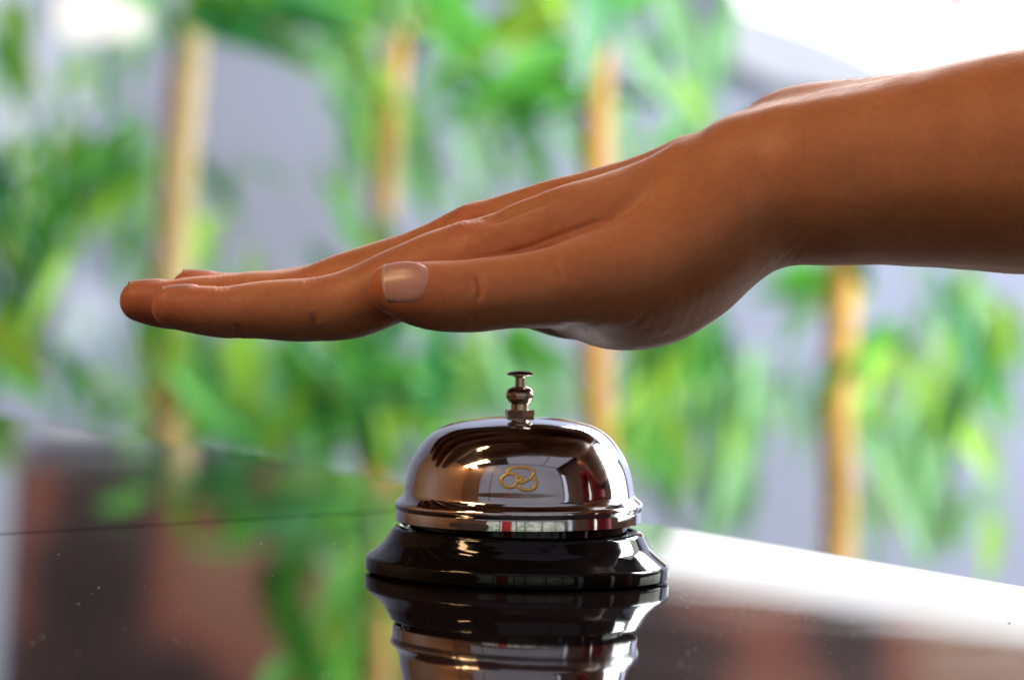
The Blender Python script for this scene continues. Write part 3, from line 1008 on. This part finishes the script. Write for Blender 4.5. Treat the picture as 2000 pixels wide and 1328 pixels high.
def crease(poly, depth, width, mask):
    """groove along a polyline of pixels, depth in mm, width in px"""
    global disp
    q = catmull(poly, 6)
    best = np.full(n, 1e9)
    sel = (PX > q[:, 0].min() - 30) & (PX < q[:, 0].max() + 30) & (PY > q[:, 1].min() - 30) & (PY < q[:, 1].max() + 30) & (mask > 0)
    if not sel.any(): return
    ii = np.where(sel)[0]
    x, y = PX[ii], PY[ii]
    b = np.full(len(ii), 1e9); tt = np.zeros(len(ii))
    m = len(q) - 1
    for k, (a, c) in enumerate(zip(q, q[1:])):
        d = c - a
        t = np.clip(((x - a[0]) * d[0] + (y - a[1]) * d[1]) / (d @ d + 1e-9), 0, 1)
        dd = np.hypot(x - a[0] - t * d[0], y - a[1] - t * d[1])
        u = dd < b
        b[u] = dd[u]; tt[u] = (k + t[u]) / m
    env = np.clip(np.minimum(tt, 1 - tt) * 3.2, 0.0, 1) ** 1.3
    disp[ii] -= 1.35 * depth * np.exp(-(b / width) ** 2) * env * mask[ii]


mi, mth, mm = sees(FING['index']) * facing, sees(THUMB, 5) * facing, sees(FING['middle'])
palm_m = facing * (PX > 860)
# index finger: side creases at the two joints
crease([(463, 632), (460, 648), (458, 668)], .5, 7, mi)
crease([(470, 640), (468, 668)], .4, 4, mi)
crease([(612, 605), (614, 640), (612, 672)], .5, 8, mi)
crease([(626, 636), (630, 672)], .3, 6, mi)
for x in (596, 606, 617, 628):
    crease([(x, 538), (x + 3, 552), (x + 1, 566)], .2, 3.6, mi + mm)
for x in (425, 435, 446):
    crease([(x, 552), (x + 2, 562), (x + 1, 570)], .18, 3.4, mi + mm)
# thumb: wrinkles over the last joint and at the base
crease([(922, 524), (934, 546), (938, 574), (930, 592)], .55, 4.5, mth)
crease([(936, 530), (946, 556), (942, 580)], .35, 4, mth)
crease([(910, 536), (918, 560), (914, 580)], .22, 4, mth)
crease([(924, 640), (926, 625), (931, 610)], .35, 4, mth)
crease([(1060, 500), (1090, 520), (1100, 560)], .22, 7, mth)
# crease of the web between thumb and forefinger
crease([(1205, 425), (1170, 433), (1130, 445), (1080, 463), (1020, 486), (960, 498), (880, 507)], .45, 4.5, palm_m)
# heel of the hand and wrist folds
crease([(1085, 650), (1110, 640), (1140, 648), (1165, 668)], .3, 9, facing)
crease([(1180, 655), (1230, 640), (1265, 612), (1285, 590)], .25, 7, facing)
crease([(1150, 640), (1170, 620), (1172, 600)], .15, 7, facing)
for a, b_ in (((1500, 532), (1540, 488)), ((1512, 528), (1556, 478)), ((1490, 530), (1520, 500)), ((1528, 526), (1575, 470)), ((1478, 545), (1500, 515))):
    crease([a, ((a[0] + b_[0]) / 2 + 4, (a[1] + b_[1]) / 2), b_], .14, 5.5, facing)
# groove beside the forefinger knuckle
crease([(900, 447), (945, 431), (990, 415), (1030, 398), (1080, 380), (1130, 364)], 1.5, 15, np.clip(N[:, 2] + .5, 0, 1))
crease([(890, 432), (930, 424), (960, 418)], .35, 6, np.clip(N[:, 2] + .5, 0, 1))
# knuckle skin: fine crossing lines
kn = np.exp(-((PX - 905) / 55) ** 2 - ((PY - 432) / 26) ** 2)
disp += kn * 0.16 * np.sin(P[:, 0] * 3.6 + 1.3 * np.sin(P[:, 1] * 1.1)) * np.sin(P[:, 1] * 2.1 + 0.7 * P[:, 0])
for cx in (612, 436):
    kk = np.exp(-((PX - cx) / 22) ** 2) * np.clip(N[:, 2], 0, 1)
    disp += kk * 0.09 * np.sin(P[:, 0] * 4.4 + 0.5 * np.sin(P[:, 1]))
# veins and soft unevenness
rs = np.random.default_rng(3)
for _ in range(26):
    kx = rs.normal(size=3) * rs.uniform(.05, .28)
    disp += 0.035 * np.sin(P @ kx + rs.uniform(0, 6.3))
P2 = P + N * disp[:, None]

# warmer colour of the finger ends, knuckles and the heel
for C in (*FING.values(), THUMB):
    t = np.linalg.norm(P - C[2, :3], axis=1)
    flush = np.maximum(flush, 0.85 * np.exp(-(t / 13) ** 2))
for x, y, s, a in ((905, 425, 50, .6), (612, 560, 45, .35), (440, 600, 55, .35), (930, 560, 60, .3), (1230, 640, 110, .25)):
    flush = np.maximum(flush, a * np.exp(-(((PX - x) ** 2 + (PY - y) ** 2) / s ** 2)))

hand = empty('person', (0.66, -0.06, -1.05))
tag(hand, 'bare tanned arm and open hand held palm down above the bell', 'person')
HI = Matrix.Translation(-hand.location)
me.vertices.foreach_set('co', (P2 / 1000.0).astype(np.float32).ravel())
at = me.attributes.new('flush', 'FLOAT', 'POINT')
at.data.foreach_set('value', flush.astype(np.float32))
me.polygons.foreach_set('use_smooth', [True] * len(me.polygons))
me.materials.append(M_SKIN)
me.update()
me.name = 'skin'
sk = link(bpy.data.objects.new('skin', me), hand)
sk.matrix_parent_inverse = HI


# nails: curved plates laid on the skin surface
def nail(C, i0, direction, length, width, lift=0.32, back=0.0, label=None, span=0.85, slant=0.0, axn=6):
    """C chain of the finger; the plate starts near its tip and runs back; direction = outward side of the nail"""
    a, b_ = C[0, :3], C[axn, :3]
    ax = (a - b_) / np.linalg.norm(a - b_)
    out = np.array(direction, float); out -= ax * (out @ ax); out /= np.linalg.norm(out)
    sd_ = np.cross(ax, out)
    nu, nv = 16, 14
    pts = []
    for i in range(nu + 1):
        u = i / nu
        for j in range(nv + 1):
            v = j / nv * 2 - 1
            # outline: rounded free edge at u = 0, rounded root at u = 1
            uu = u + (slant * (1 - v) * 0.5 + 0.10 * v * v) * (1 - u) - (0.32 * (v + 0.15) ** 2) * u
            w = width * (1 - 0.10 * (1 - u))
            base = a + ax * (C[0, 3] * back) - ax * (uu * length)
            ang = v * span * (1 - 0.14 * u)
            dirv = out * math.cos(ang) + sd_ * math.sin(ang)
            o_ = base + sd_ * (math.sin(ang) * w * 0.18)
            pts.append((o_, dirv, u, v))
    O = np.array([p[0] for p in pts]); D = np.array([p[1] for p in pts])
    lo_, hi_ = np.zeros(len(O)), np.full(len(O), 22.0)
    for _ in range(26):
        m = (lo_ + hi_) / 2
        s = d_chain(C, *(O + D * m[:, None]).T) < 0
        lo_ = np.where(s, m, lo_); hi_ = np.where(s, hi_, m)
    Q = O + D * lo_[:, None]
    u = np.array([p[2] for p in pts]); v = np.array([p[3] for p in pts])
    # smooth plate: fit the radial distance by a low order polynomial so that it is not dented by the skin
    B_ = np.stack([np.ones_like(u), u, u * u, v, v * v, u * v * v], 1)
    co, *_ = np.linalg.lstsq(B_, lo_, rcond=None)
    rr = B_ @ co
    edge = np.clip(np.minimum((1 - np.abs(v)) * 5, (1 - u) * 5), 0, 1)
    off = -0.28 + (lift + 0.28) * edge ** 0.6
    Q = O + D * (rr + off)[:, None]
    vs_ = [tuple(q / 1000) for q in Q]
    Qb = O + D * (rr + off - 0.45)[:, None]
    vb = [tuple(q / 1000) for q in Qb]
    nn = len(vs_)
    fs = []
    W = nv + 1
    for i in range(nu):
        for j in range(nv):
            k = i * W + j
            fs.append((k, k + 1, k + W + 1, k + W))
            fs.append((nn + k, nn + k + W, nn + k + W + 1, nn + k + 1))
    rim = [j for j in range(W)] + [i * W + nv for i in range(1, nu + 1)] + [nu * W + j for j in range(nv - 1, -1, -1)] + [i * W for i in range(nu - 1, 0, -1)]
    for k in range(len(rim)):
        a_, c_ = rim[k], rim[(k + 1) % len(rim)]
        fs.append((a_, nn + a_, nn + c_, c_))
    o = mesh_obj('fingernail', vs_ + vb, fs, M_NAIL, hand)
    bm = bmesh.new(); bm.from_mesh(o.data); bmesh.ops.recalc_face_normals(bm, faces=bm.faces); bm.to_mesh(o.data); bm.free()
    o.matrix_parent_inverse = HI
    o.data.materials.append(M_NAILTIP)
    for p in o.data.polygons:
        if p.index < 2 * nv: p.material_index = 1
    if label: o['label'] = label
    return o


nail(THUMB, 0, (0.05, -0.90, 0.43), 15.2, 14.0, back=0.56, label='pink thumb nail', span=0.82, slant=0.13, axn=15)
for nm, L in (('index', 11.0), ('middle', 11.5), ('ring', 11.0), ('little', 8.5)):
    nail(FING[nm], 0, (0.0, 0.42, 0.9), L, 9.0, back=0.66, lift=.25)

# short fine hairs along the back of the wrist and forearm
hv, hf = [], []
cand = np.where((PX > 1180) & (PX < 2350) & (N[:, 2] > -0.1) & (N[:, 1] < 0.85))[0]
hr = np.random.default_rng(5)
for i in hr.choice(cand, 1100, replace=False):
    p0, nn = P2[i], N[i]
    t = np.array([0.75, 0, 0.18]) + hr.normal(size=3) * .22
    t -= nn * (t @ nn); t /= np.linalg.norm(t)
    L_ = hr.uniform(2.2, 5.5); w = 0.019
    side = np.cross(nn, t)
    k0 = len(hv)
    for f, ww in ((0, 1), (.35, .85), (.7, .55), (1, .1)):
        c = p0 + t * (L_ * f) + nn * (L_ * (.34 * f - .22 * f * f) - .05)
        for a in (0, 2.094, 4.189):
            hv.append((c + (side * math.cos(a) + nn * math.sin(a)) * w * ww) / 1000)
    for r_ in range(3):
        for a in range(3):
            b2 = (a + 1) % 3
            hf.append((k0 + r_ * 3 + a, k0 + r_ * 3 + b2, k0 + r_ * 3 + 3 + b2, k0 + r_ * 3 + 3 + a))
o = mesh_obj('arm_hair', hv, hf, plain('fine_hair', (0.62, 0.44, 0.30), 0.4, scale=300), hand)
o.matrix_parent_inverse = HI
o['kind'] = 'stuff'

# ------------------------------------------------------------------ rest of the person, who stands out of frame to the right
def d_world(rows, n=5):
    return catmull(rows, n)


def coarse(name, fn, lo, hi, h, mat):
    """small surface-nets mesh of a field given in millimetres"""
    global field
    keep = field
    field = lambda X, Y, Z, a=None, b_=None: fn(X, Y, Z)
    v, f = surface_nets(lo, hi, h)
    field = keep
    o = mesh_obj(name, (v / 1000).tolist(), f.tolist(), mat, hand)
    bm = bmesh.new(); bm.from_mesh(o.data)
    for _ in range(3):
        bmesh.ops.smooth_vert(bm, verts=bm.verts, factor=0.5, use_axis_x=True, use_axis_y=True, use_axis_z=True)
    bm.to_mesh(o.data); bm.free()
    o.data.polygons.foreach_set('use_smooth', [True] * len(o.data.polygons))
    o.matrix_parent_inverse = HI
    return o


el = hp(3200, 268, 0)
TOR = d_world([(660, -60, -110, 150, .72), (660, -60, 60, 140, .70), (655, -60, 220, 150, .68), (650, -60, 320, 120, .70), (645, -62, 395, 62, .9)])
SHO = d_world([(655, -210, 335, 62, 1), (640, -60, 350, 70, 1), (640, 90, 335, 62, 1)])
SLV = d_world([(640, 95, 330, 62, 1), (560, 90, 240, 56, 1), (470, 50, 165, 52, 1), (el[0] + 20, el[1] - 2, el[2], 50, 1)])
ARML = d_world([(655, -215, 330, 62, 1), (690, -250, 160, 52, 1), (690, -255, 0, 48, 1), (660, -240, -170, 44, 1)])


def shirt(X, Y, Z):
    d = d_chain(TOR, X, Y, Z)
    d = smin(d, d_chain(SHO, X, Y, Z), 40)
    d = smin(d, d_chain(SLV, X, Y, Z), 25)
    d = smin(d, d_chain(ARML, X, Y, Z), 15)
    return d + 3.0 * np.sin(Z * .05 + X * .02) * np.sin(Y * .04)


LEGS = [d_world([(660, -60, -120, 148, .75), (660, -60, -200, 150, .75)]),
        d_world([(660, -130, -210, 88, 1), (655, -135, -560, 62, 1), (665, -135, -980, 45, 1)]),
        d_world([(660, 15, -210, 88, 1), (655, 20, -560, 62, 1), (665, 20, -980, 45, 1)]),
        d_world([(670, -135, -1015, 36, 1), (580, -140, -1025, 30, 1)]), d_world([(670, 20, -1015, 36, 1), (580, 25, -1025, 30, 1)])]


def trousers(X, Y, Z):
    d = d_chain(LEGS[0], X, Y, Z)
    for c in LEGS[1:]: d = smin(d, d_chain(c, X, Y, Z), 20)
    return np.maximum(d, -1049.5 - Z)


def head(X, Y, Z):
    d = d_chain(d_world([(645, -62, 370, 52, 1), (625, -64, 440, 52, 1)]), X, Y, Z)
    d = smin(d, d_chain(d_world([(610, -68, 545, 78, .92), (590, -72, 490, 58, .9)]), X, Y, Z), 25)      # skull, jaw
    d = smin(d, d_chain(d_world([(535, -78, 535, 8, 1), (520, -80, 505, 13, 1)]), X, Y, Z), 14)           # nose
    for s in (-1, 1):
        d = smin(d, d_chain(d_world([(620, -70 + s * 74, 530, 8, .5), (622, -70 + s * 76, 505, 16, .4), (618, -70 + s * 72, 490, 8, .5)]), X, Y, Z), 6)
        e = np.sqrt((X - 532) ** 2 + (Y + 77 - s * 32) ** 2 + (Z - 537) ** 2) - 13
        d = -smin(-d, e, 8)                                                                                # eye sockets
    e = d_chain(d_world([(527, -98, 468, 4, 1), (522, -78, 466, 4, 1), (530, -58, 468, 4, 1)]), X, Y, Z)
    return -smin(-d, e, 5)                                                                                 # mouth


def hair(X, Y, Z):
    d = d_chain(d_world([(622, -68, 560, 84, .94), (655, -66, 500, 70, 1.0), (690, -64, 400, 55, 1.2), (705, -62, 300, 40, 1.3)]), X, Y, Z)
    face = np.sqrt((X - 520) ** 2 + ((Y + 76) * .9) ** 2 + ((Z - 505) * .8) ** 2) - 78
    return np.maximum(d, -face)


coarse('red_top', shirt, [330, -330, -260], [840, 190, 460], 10, plain('dark_red_cloth', (0.28, 0.012, 0.03), 0.8, c2=(0.20, 0.008, 0.02), scale=20))
coarse('trousers', trousers, [500, -300, -1060], [850, 160, -20], 12, plain('dark_cloth', (0.03, 0.03, 0.04), 0.85, scale=20))
coarse('head', head, [490, -180, 320], [720, 40, 650], 6, M_SKIN)
coarse('hair', hair, [500, -190, 240], [790, 60, 660], 7, plain('dark_hair', (0.012, 0.008, 0.006), 0.45, scale=60, stretch=(6, 6, 1)))


# ------------------------------------------------------------------ what the bell mirrors: lamps and windows of the room, plus added glowing panels
LAB = {-2.35: 'warm ceiling light mirrored as the topmost bright bar on the gong', -3.2: 'warm ceiling light mirrored below the topmost bar on the gong',
       -4.1: 'warm ceiling light mirrored leftmost on the gong', -3.7: 'warm ceiling light mirrored lowest of the bars on the gong',
       -1.9: 'warm ceiling light mirrored at the left shoulder of the gong'}
for x, y, sx, sy in ((-2.35, -1.7, .75, .40), (-3.2, -1.75, .7, .34), (-4.1, -1.8, .6, .34), (-3.7, -2.35, .5, .30), (-1.9, -0.45, .6, .25)):
    e = empty('ceiling_light', (x, y, 3.6))
    tag(e, LAB[x], 'light', 'warm ceiling lights mirrored in the bell')
    o = box('housing', (-sx / 2 - .02, -sy / 2 - .02, -.025), (sx / 2 + .02, sy / 2 + .02, -.002), M_WHITEFRAME, e, .003)
    box('diffuser', (-sx / 2, -sy / 2, -.034), (sx / 2, sy / 2, -.027), M_LAMP, e)


def glazing(name, lo, hi, mat, frame, label, bars=(), axis='x'):
    lo, hi = Vector(lo), Vector(hi)
    e = empty(name, (lo + hi) / 2)
    e.location.z = lo.z
    tag(e, label, 'window')
    inv = Matrix.Translation(-e.location)
    o = box('pane', lo, hi, mat, e); o.matrix_parent_inverse = inv
    k = 0 if axis == 'x' else 1
    t = 0.05
    for c in (lo[k], hi[k], *bars):
        a, b_ = lo.copy(), hi.copy()
        a[k], b_[k] = c - t / 2, c + t / 2
        a[1 - k] -= .02; b_[1 - k] += .02
        o = box('frame', a, b_, frame, e); o.matrix_parent_inverse = inv
    for c in (lo.z, hi.z):
        a, b_ = lo.copy(), hi.copy()
        a.z, b_.z = c - t / 2, c + t / 2
        a[k] += t / 2 + .001; b_[k] -= t / 2 + .001
        a[1 - k] -= .017; b_[1 - k] += .017
        o = box('frame', a, b_, frame, e); o.matrix_parent_inverse = inv
    return e


M_WINDOW_SIDE = emit('daylit_side_window', (0.95, 0.97, 1.0), 3.4, (0.80, 0.93, 0.75), 2)
M_GARDEN = emit('bright_garden_pane', (0.95, 0.92, 0.90), 0.75, (0.22, 0.36, 0.18), 6)
glazing('window', (-2.3, -2.58, 0.62), (2.6, -2.56, 3.45), M_FILL_PANEL, M_FRAME, 'large added fill panel, pale and glowing, mirrored in the middle of the bell', (-1.5,))  # pale surface behind the camera, made to glow as front fill
glazing('window', (-1.5, -2.58, -0.45), (2.4, -2.56, 0.5), M_GARDEN, M_FRAME, 'low garden window mirrored in the lip of the bell', (-.8, -.1, .25, 1.0, 1.7))
e = empty('ceiling_glow_panel', (0.9, -1.35, 3.55))  # stretch of pale ceiling with made-up glow, top light for the hand
tag(e, 'pale ceiling panel with an added glow, mirrored round the emblem', 'ceiling_glow_panel')
box('pane', (-1.7, -1.2, 0.0), (1.9, 1.1, 0.02), M_CEILING_GLOW, e)
for c in (-1.7, .6, 1.9):
    box('frame', (c - .03, -1.2, -.02), (c + .03, 1.1, .04), M_FRAME if c < 1 else M_WHITEFRAME, e)
glazing('window', (2.7, -2.58, -0.5), (3.1, -2.56, 2.2), M_WINDOW_SOFT, M_WHITEFRAME, 'tall pale window mirrored beside the person in the bell')
glazing('window', (3.17, -1.0, -0.3), (3.19, -0.35, 1.5), M_WINDOW_WARM, M_WHITEFRAME, 'narrow bright window mirrored at the right of the bell', (), 'y')
glazing('window', (3.17, 0.9, 0.1), (3.19, 3.6, 3.3), M_WINDOW_SIDE, M_WHITEFRAME, 'wide bright window mirrored along the right rim of the bell', (2.2,), 'y')
o = box('red_cabinet', (-0.62, -2.55, -1.05), (-0.28, -2.2, 0.45), plain('red_lacquer', (0.55, 0.03, 0.02), 0.4), None, .01)
tag(o, 'tall narrow red cabinet mirrored as a red strip in the lip', 'cabinet')
o = box('desk', (-2.9, -1.9, -1.05), (-1.0, -1.2, 0.12), M_DARKWOOD, None, .01)
tag(o, 'dark desk block mirrored at the lower left of the bell', 'desk')
